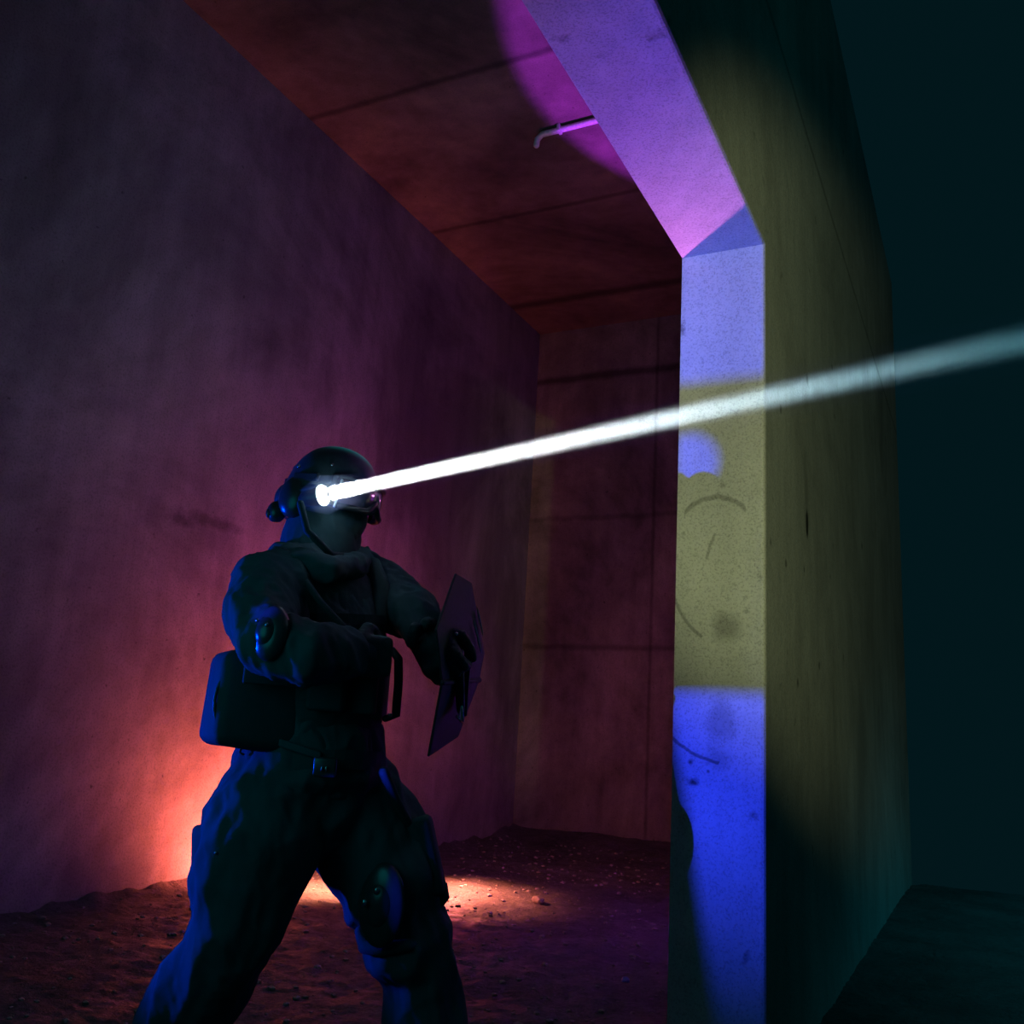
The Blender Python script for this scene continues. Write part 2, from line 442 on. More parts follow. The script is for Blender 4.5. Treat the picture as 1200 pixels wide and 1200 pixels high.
def erx(bm, c, ax, ay, az, hx, hy, hz, bevel=.01, seg=3, warp=None): return add_rbox(bm, c, ax, ay, az, hx * K, hy * K, hz * K, bevel * K, seg, warp)
def erl(bm, c, ax, ay, az, rx, ry, rz, seg=20, keep=None): return add_ell(bm, c, ax, ay, az, rx * K, ry * K, rz * K, seg, keep)
def ert(bm, pts, rad, **k): return add_tube(bm, pts, [r * K for r in rad] if hasattr(rad, '__len__') else rad * K, **k)
C_CLOTH = cloth('dark_uniform_cloth', (.044, .085, .095, 1))
C_VEST = cloth('dark_nylon_webbing', (.028, .060, .066, 1), .8)
C_KNIT = cloth('dark_knit', (.040, .080, .088, 1), .95)
C_GLOVE = cloth('black_glove_leather', (.03, .055, .06, 1), .6)
C_HELM = plain('matt_dark_helmet_shell', (.035, .06, .066, 1), .5, nscale=40, nstr=.08)
C_PAD = plain('black_hard_plastic', (.035, .045, .05, 1), .28, nscale=25, nstr=.1)
C_RUB = plain('black_rubber', (.025, .033, .036, 1), .55)
C_METAL = plain('worn_bare_metal', (.6, .6, .62, 1), .25, 1.0, nscale=120)
C_GUNM = plain('dark_shield_paint', (.026, .042, .046, 1), .55, 0, nscale=80, spec=.3)
C_EDGE = plain('scratched_paint_edge', (.9, .75, .8, 1), .5, nscale=200, nstr=.4, var=.7)

ROOT = S(365, 930); ROOT.z = 0
man = empty('person', ROOT, 'person in dark tactical gear, helmet and goggles, crouching with a lit headlamp', 'person')

def T(bm, pts, seg=16, flat=None):
    return add_tube(bm, [S(u, v, o) for u, v, o, r in pts], [r * PX * K for u, v, o, r in pts], seg=seg, flat=flat)

YAW = math.radians(24)                        # the face turns a little towards the opening
FW = RH * math.cos(YAW) - VH * math.sin(YAW)
LF = VH * math.cos(YAW) + RH * math.sin(YAW)  # his left, away from the camera
HUP = (UP + FW * .04 + RH * .05).normalized(); FW = (FW - HUP * FW.dot(HUP)).normalized(); LF = HUP.cross(FW)
HO = S(389, 578, 0)
def H(x, y, z): return HO + (FW * x + LF * y + HUP * z) * K

# body: one continuous figure, head with a face, torso, limbs down to the ankles
bm = bmesh.new()
RLEG = [(330, 938, -.06, 50), (305, 995, -.10, 48), (289, 1050, -.12, 44), (276, 1090, -.13, 36), (257, 1125, -.12, 33), (232, 1160, -.08, 36), (208, 1205, -.03, 34), (190, 1260, .04, 26), (182, 1318, .06, 24)]
LLEG = [(405, 938, .06, 50), (435, 995, .06, 48), (456, 1045, .04, 45), (468, 1078, .04, 38), (480, 1108, .04, 37), (494, 1135, .05, 33), (498, 1165, .06, 34), (501, 1205, .06, 34), (505, 1262, .06, 27), (507, 1322, .06, 24)]
RARM = [(318, 690, -.13, 34), (302, 722, -.22, 28), (313, 752, -.28, 24), (362, 765, -.30, 22), (414, 765, -.24, 18), (428, 766, -.22, 17)]
LARM = [(420, 682, .13, 34), (458, 704, .07, 27), (486, 722, -.01, 22), (500, 742, -.05, 19), (508, 760, -.08, 17)]
T(bm, [(362, 935, 0, 56), (366, 880, 0, 60), (370, 800, 0, 62), (370, 730, 0, 66), (370, 690, 0, 58), (374, 660, 0, 36)], 24)
T(bm, [(330, 690, -.13, 36), (372, 680, 0, 46), (418, 682, .12, 36)])
for p in (RLEG, LLEG, RARM, LARM): T(bm, p)
ert(bm, [S(374, 665), H(-.02, 0, -.09)], [.062, .058])
erl(bm, H(-.008, 0, .012), FW, LF, HUP, .097, .078, .095)        # skull
erl(bm, H(.028, 0, -.055), FW, LF, HUP, .066, .058, .068)       # jaw
ert(bm, [H(.085, 0, .005), H(.106, 0, -.028)], [.010, .015])   # nose
erl(bm, H(.076, 0, -.062), FW, LF, HUP, .018, .026, .008)       # lips
erl(bm, H(.070, 0, -.098), FW, LF, HUP, .022, .024, .018)       # chin
for s in (-1, 1):
    erl(bm, H(.066, s * .032, .012), FW, LF, HUP, .018, .018, .012)   # eye mounds
    erl(bm, H(-.012, s * .078, -.01), FW, LF, HUP, .020, .010, .032)  # ears
link('body', remeshed(bm, .007, 3), C_KNIT, man, True)

# jacket and trousers, loose and creased
bm = bmesh.new()
T(bm, [(364, 888, 0, 76), (366, 850, 0, 72), (369, 800, 0, 72), (369, 740, 0, 76), (369, 698, 0, 64), (374, 668, 0, 46)], 24)
T(bm, [(322, 692, -.14, 42), (372, 684, 0, 52), (420, 684, .13, 42)])
T(bm, [(314, 690, -.15, 41), (305, 722, -.23, 33), (314, 752, -.29, 31), (362, 766, -.31, 29), (404, 766, -.25, 24)])
T(bm, [(424, 684, .13, 42), (462, 706, .06, 32), (488, 723, -.01, 27), (497, 738, -.04, 24)])
def two(f, g_): return lambda p_: f(p_) + g_(p_)
ja = two(folds(.013, 13, (.5, .2, -1), .35, 2.0), folds(.006, 34, (.2, .5, -1), .3, 5.0))
jacket = link('jacket', remeshed(bm, .0065, 4, ja), C_CLOTH, man, True)

bm = bmesh.new()
T(bm, [(365, 892, 0, 82), (363, 912, 0, 84), (364, 932, 0, 68)], 24)
T(bm, [(322, 940, -.06, 62), (300, 994, -.10, 62), (285, 1046, -.12, 53), (277, 1088, -.13, 43), (258, 1124, -.12, 40), (234, 1160, -.08, 44), (210, 1205, -.03, 44), (192, 1255, .04, 38), (184, 1296, .06, 33)])
T(bm, [(408, 940, .06, 62), (439, 994, .06, 62), (460, 1043, .04, 56), (468, 1076, .04, 45), (479, 1107, .04, 47), (494, 1136, .05, 39), (497, 1165, .06, 40), (500, 1205, .06, 45), (504, 1262, .06, 40), (506, 1300, .06, 34)])
tr = two(folds(.014, 12, (-.35, .1, -1), .3, 9.0), folds(.004, 30, (.4, .2, -1), .3, 3.0))
trousers = link('trousers', remeshed(bm, .0065, 3, tr), C_CLOTH, man, True)

# balaclava and the neck cloth tucked under the collar
bm = bmesh.new()
T(bm, [(371, 672, 0, 50), (374, 650, 0, 47), (378, 625, 0, 45)], 20)
erl(bm, H(-.012, 0, .005), FW, LF, HUP, .103, .086, .10)
erl(bm, H(.026, 0, -.058), FW, LF, HUP, .073, .066, .075)
ert(bm, [H(.090, 0, .0), H(.112, 0, -.030)], [.012, .018])
link('balaclava', remeshed(bm, .006, 4, folds(.005, 26, (.3, .2, -1), .5, 4.0)), C_KNIT, man, True)
bm = bmesh.new()
T(bm, [(331, 652, -.09, 17), (352, 660, -.15, 17), (385, 668, -.15, 15), (415, 664, -.06, 15), (424, 656, .05, 14), (400, 650, .12, 15), (350, 645, .08, 15), (331, 652, -.08, 16)])
link('collar', remeshed(bm, .006, 4, folds(.006, 30, (1, .3, .2), .5, 6.0)), C_CLOTH, man, True)

# helmet
def dome(k):
    bm = bmesh.new()
    nu, nv = 40, 14
    rings = []
    for j in range(nv + 1):
        a = math.pi / 2 * j / nv
        ring = []
        for i in range(nu):
            t = 2 * math.pi * i / nu; ct, st = math.cos(t), math.sin(t)
            low = -.004 + .020 * max(0, ct) - .030 * max(0, -ct) ** 1.5 - .018 * (st * st) ** 2   # rim: high brow, low nape
            z = low + (.112 - low) * math.sin(a) if j < nv else .112
            rr = math.cos(a) ** .86 if j < nv else 0
            flare = 1 + .05 * (1 - j / nv) ** 6
            ring.append(bm.verts.new(H(-.004 + .112 * k * rr * ct * flare, .103 * k * rr * st * flare, z * k)))
            if j == nv: break
        rings.append(ring)
    for a, b in zip(rings[:-2], rings[1:-1]):
        for i in range(nu): bm.faces.new((a[i], a[(i + 1) % nu], b[(i + 1) % nu], b[i]))
    for i in range(nu): bm.faces.new((rings[-2][i], rings[-2][(i + 1) % nu], rings[-1][0]))
    return bm, rings[0]
bm, rim = dome(1.0); rim_pts = [v.co.copy() for v in rim]
helmet = link('helmet', bm, C_HELM, man, True)
so = helmet.modifiers.new('thick', 'SOLIDIFY'); so.thickness = .008; so.offset = -1
bm = bmesh.new(); ert(bm, rim_pts + rim_pts[:2], .0048, seg=8, caps=False)
link('rim_trim', bm, C_RUB, helmet, True)
for (x, y, z) in ((-.03, -.103, .035), (.05, -.088, .045)):
    bm = bmesh.new(); erl(bm, H(x, y * 1.0, z), FW, LF, HUP, .004, .004, .004, 12); link('rivet', bm, C_METAL, helmet, True)
# side rail that carries the lamp
bm = bmesh.new()
erx(bm, H(-.004, -.101, .010), FW, LF, HUP, .034, .006, .010, .003)
link('side_rail', bm, C_PAD, helmet)

# goggles
bm = bmesh.new()
arcp = []
for a in np.linspace(-1.15, 1.15, 19):
    arcp.append((.020 + .104 * math.cos(a), .094 * math.sin(a)))
def gog(zt, zb, off):
    t = []; b = []
    for (x, y), a in zip(arcp, np.linspace(-1.15, 1.15, 19)):
        k = 1 + off / .1
        nose = .026 * math.exp(-(y / .016) ** 2)
        t.append((x * k, y * k, zt)); b.append((x * k, y * k, zb + nose))
    return t, b
t_, b_ = gog(.020, -.048, .002)
for (x0, y0, z0), (x1, y1, z1), (x2, y2, z2), (x3, y3, z3) in zip(t_, t_[1:], b_[1:], b_):
    q = [bm.verts.new(H(*p)) for p in ((x0, y0, z0), (x1, y1, z1), (x2, y2, z2), (x3, y3, z3))]; bm.faces.new(q)
bmesh.ops.remove_doubles(bm, verts=bm.verts[:], dist=.0005)
kl = NT('goggle_lens'); kl.b.inputs['Base Color'].default_value = (.22, .17, .24, 1); kl.b.inputs['Roughness'].default_value = .12
kl.b.inputs['Specular IOR Level'].default_value = .9; kl.b.inputs['Coat Weight'].default_value = .5
kl.l(kl.bump(kl.noise(40, 2), .03, .002), kl.b.inputs['Normal'])
bm2 = bmesh.new()
loop = [H(*p) for p in t_] + [H(*p) for p in b_[::-1]]
ert(bm2, loop + loop[:2], .0075, seg=10, caps=False)
goggles = link('goggles', bm2, C_RUB, man, True)
lens = link('lens', bm, kl.m, goggles, True); so = lens.modifiers.new('t', 'SOLIDIFY'); so.thickness = .003
# bright bare bar on the side of the frame, and strap round the helmet with its rear buckle
link('frame_clip', ert(bmesh.new(), [H(.084, -.086, .010), H(.078, -.088, -.052)], .003, seg=8), plain('pale_frame_clip', (.9, .95, .95, 1), .3), goggles, True)
st = []
for a in np.linspace(1.25, 2 * math.pi - 1.25, 30): st.append(H(-.004 + .119 * math.cos(a) - .012 * (math.cos(a) < -.2), .109 * math.sin(a), -.012 - .030 * (1 - math.cos(a)) / 2))
bm = bmesh.new()
sv = [(bm.verts.new(p + HUP * .017 * K), bm.verts.new(p - HUP * .017 * K)) for p in st]
for (a, b), (c_, d) in zip(sv, sv[1:]): bm.faces.new((a, c_, d, b))
strap = link('strap', bm, C_VEST, goggles, True); so = strap.modifiers.new('t', 'SOLIDIFY'); so.thickness = .006
# padded neck protector, its dial and the ear cup
bm = bmesh.new()
erl(bm, H(-.102, .0, -.026), FW, LF, HUP, .046, .058, .050)
link('nape_pad', bm, C_PAD, helmet, True)
bm = bmesh.new(); erl(bm, S(324, 600, -.04), RH, VH, UP, .022, .022, .026); erl(bm, S(315, 601, -.05), RH, VH, UP, .007, .008, .012, 12)
link('dial', bm, C_PAD, helmet, True)
bm = bmesh.new(); erx(bm, H(-.112, -.01, .014), FW, LF, HUP, .012, .02, .012, .004)
link('rear_clip', bm, C_RUB, helmet)
bm = bmesh.new(); erl(bm, H(-.035, -.092, -.036), FW, LF, HUP, .040, .026, .050)
link('ear_cup', bm, C_PAD, man, True)
bm = bmesh.new()
T(bm, [(352, 590, -.19, 4), (360, 622, -.17, 4), (388, 650, -.13, 4), (408, 652, -.06, 4)], 8)
link('chin_strap', bm, C_VEST, helmet, True)

# headlamp on the side rail
LP = S(380, 580, -.15); LT = S(1200, 399, -.55)
BD = (LT - LP).normalized()
bx_, by_ = frame_from(BD)
lampbody = link('headlamp', ert(bmesh.new(), [LP - BD * .05, LP - BD * .012], [.017, .022], seg=20), C_PAD, helmet, True)
bm = bmesh.new(); erl(bm, LP - BD * .004, BD, bx_, by_, .014, .024, .024, 24)
link('lamp_lens', bm, glow('lamp_lens_glow', (.7, .9, 1, 1), 6), lampbody, True)
bm = bmesh.new(); erx(bm, LP - BD * .03 + LF * .018, FW, LF, HUP, .012, .016, .008, .003)
link('mount', bm, C_PAD, lampbody)

# plate carrier, straps, pouches
bm = bmesh.new()
T(bm, [(371, 838, 0, 76), (373, 800, -.0, 78), (373, 750, 0, 79), (374, 712, 0, 68)], 28)
vest = link('plate_carrier', remeshed(bm, .008, 3, folds(.003, 20, (1, 0, .2), .5, 1.0)), C_VEST, man, True)
for i, (v0, dz) in enumerate(((728, 0), (758, 0), (788, 0), (818, 0))):
    pts = [S(371 + 81 * math.cos(a), v0 + 4 * math.sin(a), .158 * math.sin(a)) for a in np.linspace(0, 2 * math.pi, 41)]
    bm = bmesh.new(); sv = [(bm.verts.new(p + UP * .011), bm.verts.new(p - UP * .011)) for p in pts[:-1]]
    for k in range(40):
        a, b = sv[k], sv[(k + 1) % 40]; bm.faces.new((a[0], b[0], b[1], a[1]))
    w_ = link('webbing_band', bm, C_VEST, vest); so = w_.modifiers.new('t', 'SOLIDIFY'); so.thickness = .004
for (pts) in ([(338, 668, -.12, 11), (344, 690, -.17, 12), (350, 725, -.18, 12)], [(412, 660, .05, 11), (436, 664, .02, 12), (446, 688, .0, 12), (444, 725, -.02, 12)]):
    bm = bmesh.new(); T(bm, pts, 12); link('shoulder_strap', bm, C_VEST, vest, True)
bm = bmesh.new(); T(bm, [(352, 672, -.17, 4), (375, 705, -.20, 4), (405, 738, -.19, 4), (432, 772, -.13, 4)], 8)
link('sling', bm, C_VEST, vest, True)
for (u, v, o, hx, hz) in ((385, 795, -.175, 20, 34), (425, 797, -.14, 17, 36)):
    bm = bmesh.new(); erx(bm, S(u, v, o), (RH - VH * .0).normalized(), VH, UP, hx * PX, .022, hz * PX, .010)
    p_ = link('magazine_pouch', bm, C_VEST, vest, True)
    bm = bmesh.new(); erx(bm, S(u, v - 18, o - .022), RH, VH, UP, hx * PX * .9, .006, 13 * PX, .004)
    link('flap', bm, C_VEST, p_, True)
# front pouch with its grab loop
bm = bmesh.new(); erx(bm, S(440, 806, -.02), RH, VH, UP, 13 * PX, .055, 36 * PX, .012); fp = link('front_pouch', bm, C_VEST, man, True)
bm = bmesh.new(); T(bm, [(448, 764, -.05, 4), (460, 763, -.055, 5), (467, 772, -.055, 5), (467, 800, -.055, 5), (464, 838, -.055, 5), (452, 842, -.05, 4)], 10)
link('grab_loop', bm, C_VEST, fp, True)
bm = bmesh.new(); erl(bm, S(457, 838, -.075), RH, VH, UP, .006, .005, .004, 10); link('snap', bm, C_METAL, fp, True)
# side medical pouch
pr = (RH * math.cos(.5) + VH * math.sin(.5)); pn = UP.cross(pr)
def pw(c_):
    k = 1 - .10 * (c_.z / .1 > .3) * (c_.z / .1 - .3)
    return V((c_.x * k, c_.y * k, c_.z - .006 * math.sin(c_.x * 20)))
bm = bmesh.new(); erx(bm, S(297, 823, -.12), pr, pn, UP, .092, .075, .097, .026, 4, pw)
bmesh.ops.subdivide_edges(bm, edges=bm.edges[:], cuts=1)
pd = folds(.006, 22, (0, 0, 1), .5, 3.0)
bm.normal_update()
for v in bm.verts: v.co += v.normal * pd(v.co) * .7
pouch = link('side_pouch', bm, C_VEST, man, True)
zp = [S(297, 823, -.12) + (pr * .094 * math.sin(a) + UP * .1 * math.cos(a) - pn * .055) * K for a in np.linspace(-2.2, .6, 14)]
link('zip', ert(bmesh.new(), zp, .0035, seg=8), C_RUB, pouch, True)
bm = bmesh.new(); T(bm, [(252, 810, -.1, 1.6), (248, 822, -.1, 1.8), (250, 836, -.1, 1.6), (247, 850, -.1, 1.8), (252, 848, -.1, 1.5), (254, 830, -.1, 1.5)], 8)
link('zip_cord', bm, C_RUB, pouch, True)
bm = bmesh.new(); T(bm, [(284, 872, -.12, 1.4), (281, 882, -.12, 1.4), (285, 884, -.12, 1.4)], 8); link('zip_cord', bm, C_RUB, pouch, True)
bm = bmesh.new(); erx(bm, S(320, 786, -.205), pr, pn, UP, .06, .006, .03, .004); link('flap', bm, C_VEST, pouch, True)

# belt with buckle
pts = [S(365 + 85 * math.cos(a), 893 + 3 * math.sin(a), .168 * math.sin(a)) for a in np.linspace(0, 2 * math.pi, 41)]
bm = bmesh.new(); sv = [(bm.verts.new(p + UP * .022), bm.verts.new(p - UP * .022)) for p in pts[:-1]]
for k in range(40):
    a, b = sv[k], sv[(k + 1) % 40]; bm.faces.new((a[0], b[0], b[1], a[1]))
belt = link('belt', bm, C_VEST, man); so = belt.modifiers.new('t', 'SOLIDIFY'); so.thickness = .006
bm = bmesh.new(); erx(bm, S(381, 899, -.178), RH, VH, UP, .024, .008, .020, .005)
bk = link('buckle', bm, C_PAD, belt, True)
for du in (-3, 2):
    bm = bmesh.new(); erl(bm, S(380 + du, 901, -.19), RH, VH, UP, .0025, .003, .006, 10); link('prong', bm, C_METAL, bk, True)
bm = bmesh.new(); erx(bm, S(352, 878, -.168), RH, VH, UP, .045, .008, .008, .003, 2, lambda c_: V((c_.x, c_.y, c_.z - c_.x * .25)))
link('drag_strap', bm, C_CLOTH, belt, True)

# elbow pad, knee pads
def pad(name, u, v, o, out, rx, rz, parent=man, mat=None):
    out = out.normalized(); sx = UP.cross(out).normalized(); sz = out.cross(sx)
    bm = bmesh.new(); erl(bm, S(u, v, o), out, sx, sz, .024, rx, rz, 28, keep=lambda c_: c_.x > -.2)
    p_ = link(name, bm, mat or C_PAD, parent, True)
    bm = bmesh.new(); erl(bm, S(u, v, o) + out * .012 * K, out, sx, sz, .020, rx * .62, rz * .55, 24)
    link('cap', bm, C_PAD, p_, True)
    return p_, out, sx, sz
LEFTISH = -RH * .75 - VH * .65
ep, o_, sx, sz = pad('elbow_pad', 318, 742, -.345, -RH * .45 - VH * .85 + UP * .1, .040, .055)
for (a, b) in ((.012, .010), (-.014, .018)):
    bm = bmesh.new(); erl(bm, S(318, 742, -.345) + (o_ * .030 + sx * a + sz * b) * K, o_, sx, sz, .004, .004, .004, 12); link('rivet', bm, C_METAL, ep, True)
kp_, o_, sx, sz = pad('knee_pad', 447, 1060, -.075, -VH * .85 - RH * .35, .055, .085)
for (u, v) in ((427, 1058), (441, 1044)):
    bm = bmesh.new(); erl(bm, S(u, v, -.105), o_, sx, sz, .005, .006, .008, 12); link('rivet', bm, C_METAL, kp_, True)
bm = bmesh.new(); T(bm, [(422, 1092, -.02, 6), (428, 1108, -.03, 9), (446, 1112, -.05, 8), (478, 1108, -.06, 7), (510, 1098, 0, 6)], 10)
link('strap', bm, C_VEST, kp_, True)
kp2, o_, sx, sz = pad('knee_pad', 224, 1128, -.13, -RH * .8 - VH * .5, .05, .062)
# cargo pockets
bm = bmesh.new(); erx(bm, S(254, 1022, -.15), (RH * .75 - VH * .55).normalized(), (VH * .75 + RH * .55).normalized(), (UP - RH * .12).normalized(), .052, .030, .088, .018, 3)
bmesh.ops.subdivide_edges(bm, edges=bm.edges[:], cuts=1); bm.normal_update()
for v in bm.verts: v.co += v.normal * pd(v.co * 1.2)
pk = link('cargo_pocket', bm, C_CLOTH, trousers, True)
bm = bmesh.new(); erl(bm, S(253, 999, -.22), RH, VH, UP, .004, .004, .003, 10); link('snap', bm, C_METAL, pk, True)
bm = bmesh.new(); erx(bm, S(493, 1004, .03), (RH * .9 + UP * .25).normalized(), VH, (UP - RH * .30).normalized(), .040, .05, .085, .016, 3); 
hol = link('thigh_holster', bm, C_VEST, man, True)
bm = bmesh.new(); T(bm, [(515, 1040, .04, 10), (520, 1050, .03, 7), (508, 1062, .03, 9)], 10); link('tip', bm, C_VEST, hol, True)
bm = bmesh.new(); T(bm, [(450, 905, -.09, 6), (462, 935, -.05, 6), (478, 965, -.01, 6)], 8); link('drop_strap', bm, C_VEST, hol, True)

# gloves, five bent fingers each
def glove(wrist, knuck, side, curl_dir, name='glove', grip=1.0, sc=1.0):
    """wrist -> knuckle line direction; side = across the palm towards the index finger; curl_dir = palm side"""
    ax = (knuck - wrist).normalized(); side = (side - ax * side.dot(ax)).normalized(); pc = ax.cross(side)
    if pc.dot(curl_dir) < 0: pc = -pc
    bm = bmesh.new(); L = .078 * sc
    ert(bm, [wrist - ax * .05, wrist - ax * .01], [.036, .032], seg=14)
    t = bmesh.new()
    erx(bm, wrist + ax * L * .55, ax, side, pc, L * .62, .043 * sc, .018 * sc, .014, 3)
    for i, (off, ln, r) in enumerate(((.033, .072, .0115), (.011, .080, .012), (-.011, .075, .0115), (-.032, .060, .0105))):
        p = wrist + ax * L * 1.05 + side * off * sc
        pts = [p]; a = .5 * grip
        for sgm, da in ((.46, .75), (.32, .85), (.26, .5)):
            a += da * grip
            p = p + (ax * math.cos(a) + pc * math.sin(a)) * ln * sgm * sc * 1.1; pts.append(p)
        ert(bm, pts, [r * sc, r * sc, r * .95 * sc, r * .85 * sc], seg=10)
    p = wrist + ax * L * .25 + side * .036 * sc
    d1 = (side * .75 + ax * .6 + pc * .5).normalized(); d2 = (ax * .75 + pc * .75 - side * .1).normalized()
    ert(bm, [p, p + d1 * .038 * sc, p + d1 * .038 * sc + d2 * .032 * sc, p + d1 * .034 * sc + d2 * .055 * sc], [.016, .0145, .013, .011], seg=10)
    g_ = link(name, remeshed(bm, .0035, 2, folds(.0015, 60, (1, 0, 0), 1, 2)), C_GLOVE, man, True)
    return g_, ax, side, pc
gl, ax, side, pc = glove(S(502, 745, -.06), S(518, 775, -.10), UP * .6 + RH * .5, VH * -.2 + RH * .8 - UP * .3, grip=.95, sc=1.12)
bm = bmesh.new(); T(bm, [(486, 737, -.12, 7), (482, 752, -.10, 7), (492, 760, -.05, 7), (510, 742, .03, 8), (512, 730, .0, 8), (500, 731, -.11, 7)], 10)
link('cuff', remeshed(bm, .004, 2, folds(.003, 60, (0, 0, 1), 1, 1)), C_VEST, gl, True)
gl2, *_ = glove(S(412, 766, -.245), S(448, 770, -.21), UP, -VH * .2 - UP * .2 + VH * .6, grip=1.0)
bm = bmesh.new(); T(bm, [(392, 750, -.27, 6), (390, 768, -.31, 6), (394, 784, -.26, 6), (398, 768, -.2, 6), (392, 750, -.26, 6)], 10)
link('cuff', bm, C_VEST, gl2, True)

# boots standing on the floor
def boot(u, v, o, heading):
    a = S(u, v, o); g = V((a.x, a.y, fz(a.x, a.y))); h = V(heading); h.z = 0; h.normalize(); s = UP.cross(h)
    bm = bmesh.new()
    ert(bm, [a + UP * .06, V((a.x, a.y, g.z + .10)), g + UP * .07 + h * .02], [.062, .056, .050], seg=16)
    ert(bm, [g + UP * .055 - h * .05, g + UP * .062 + h * .05, g + UP * .052 + h * .13, g + UP * .042 + h * .185], [.045, .05, .049, .040], seg=16)
    b_ = link('boot', remeshed(bm, .006, 3), C_RUB, man, True)
    bm = bmesh.new(); t = 24
    ring = []
    for k in range(t):
        q = 2 * math.pi * k / t; x = .07 + .165 * math.cos(q); y = (.052 + .008 * math.cos(q)) * math.sin(q)
        ring.append(g + h * x + s * y)
    lo = [bm.verts.new(p + UP * .0) for p in ring]; hi = [bm.verts.new(p + UP * .030) for p in ring]
    bm.faces.new(lo); bm.faces.new(hi[::-1])
    for k in range(t): bm.faces.new((lo[k], lo[(k + 1) % t], hi[(k + 1) % t], hi[k]))
    link('sole', bm, C_RUB, b_)
    for j in range(4):
        p = V((a.x, a.y, g.z + .10 + .022 * j)) + h * (.055 - .001 * j)
        link('lace', ert(bmesh.new(), [p - s * .03, p + h * .01, p + s * .03], .0035, seg=8), C_VEST, b_, True)
boot(183, 1312, .06, RH * .85 - VH * .6)
boot(506, 1312, .06, RH * .95 - VH * .3)

# ------------------------------------------------------------------ the bent shield on his forward arm
N_, FR = -.17, .13                               # near and far edge distances
prof = [(545, 668), (556, 700), (563, 790), (545, 845), (521, 890)]
shield = empty('arm_shield', S(540, 785, 0), 'small dark bent shield gripped in the forward hand, edge towards the camera', 'shield')
def plate(pa, th=.006):
    bm = bmesh.new(); f_ = bm.faces.new([bm.verts.new(p) for p in pa]); 
    r_ = bmesh.ops.extrude_face_region(bm, geom=[f_]); n_ = (pa[1] - pa[0]).cross(pa[2] - pa[0]).normalized()
    for v in [g_ for g_ in r_['geom'] if isinstance(g_, bmesh.types.BMVert)]: v.co += n_ * th
    bmesh.ops.bevel(bm, geom=bm.edges[:], offset=.0015, segments=1, affect='EDGES')
    return bm
up_pl = [S(535, 672, -.12), S(553, 683, .08), S(568, 765, .16), S(562, 797, .14), S(519, 800, -.15), S(512, 738, -.15)]
lo_pl = [S(519, 800, -.15), S(562, 797, .14), S(537, 864, .10), S(503, 887, -.10)]
# keep each panel flat: settle its corners on one plane
def flatten(pts):
    c_ = sum(pts, V()) / len(pts); A = np.array([list(p - c_) for p in pts]); n_ = V(np.linalg.svd(A)[2][2])
    res = []
    for p in pts:
        d = (p - CAM); t = (c_ - CAM).dot(n_) / d.dot(n_); res.append(CAM + d * t)
    return res
up_pl, lo_pl = flatten(up_pl), flatten(lo_pl)
pu = link('upper_panel', plate(up_pl), C_GUNM, shield); pl_ = link('lower_panel', plate(lo_pl), C_GUNM, shield)
eL = (up_pl[4] + lo_pl[0]) / 2; eR = (up_pl[3] + lo_pl[1]) / 2
link('bend_bar', ert(bmesh.new(), [eL, eR], .006, seg=10), C_GUNM, shield, True)
for (a, b) in (((556, 712), (563, 745)), ((552, 728), (561, 766))):
    pa, pb = [S(u, v, .06) for u, v in (a, b)]
    pts = [pa.lerp(pb, t) for t in np.linspace(0, 1, 7)]
    n_ = (up_pl[1] - up_pl[0]).cross(up_pl[2] - up_pl[0]).normalized(); nc = n_ if n_.dot(CAM - up_pl[0]) > 0 else -n_; q = []
    for p in pts:
        d = p - CAM; q.append(CAM + d * ((up_pl[0] - CAM).dot(n_) / d.dot(n_)) + nc * .0075)
    link('scratched_rib', ert(bmesh.new(), q, [.0014, .0022, .003, .0026, .003, .0022, .0012], seg=6), C_EDGE, pu, True)
bm = bmesh.new(); T(bm, [(536, 748, -.06, 5), (538, 790, -.07, 6), (540, 832, -.03, 5)], 10); br = link('rear_brace', bm, C_GUNM, shield, True)
bm = bmesh.new(); erx(bm, S(546, 800, -.02), RH, VH, UP, .008, .012, .075, .004); link('brace_rail', bm, C_GUNM, br, True)
bm = bmesh.new(); erl(bm, S(534, 743, -.10), RH, VH, UP, .006, .006, .005, 12); link('bolt', bm, C_METAL, br, True)
bm = bmesh.new(); T(bm, [(536, 840, -.05, 2.4), (541, 846, -.05, 3), (540, 826, -.04, 2.4)], 10); link('hook', bm, C_METAL, br, True)
bm = bmesh.new(); T(bm, [(531, 792, -.07, 3.5), (515, 791, -.09, 4), (509, 790, -.09, 3.5), (520, 780, -.08, 3)], 10); link('grip_loop', bm, plain('worn_brown_leather', (.16, .09, .07, 1), .7), shield, True)

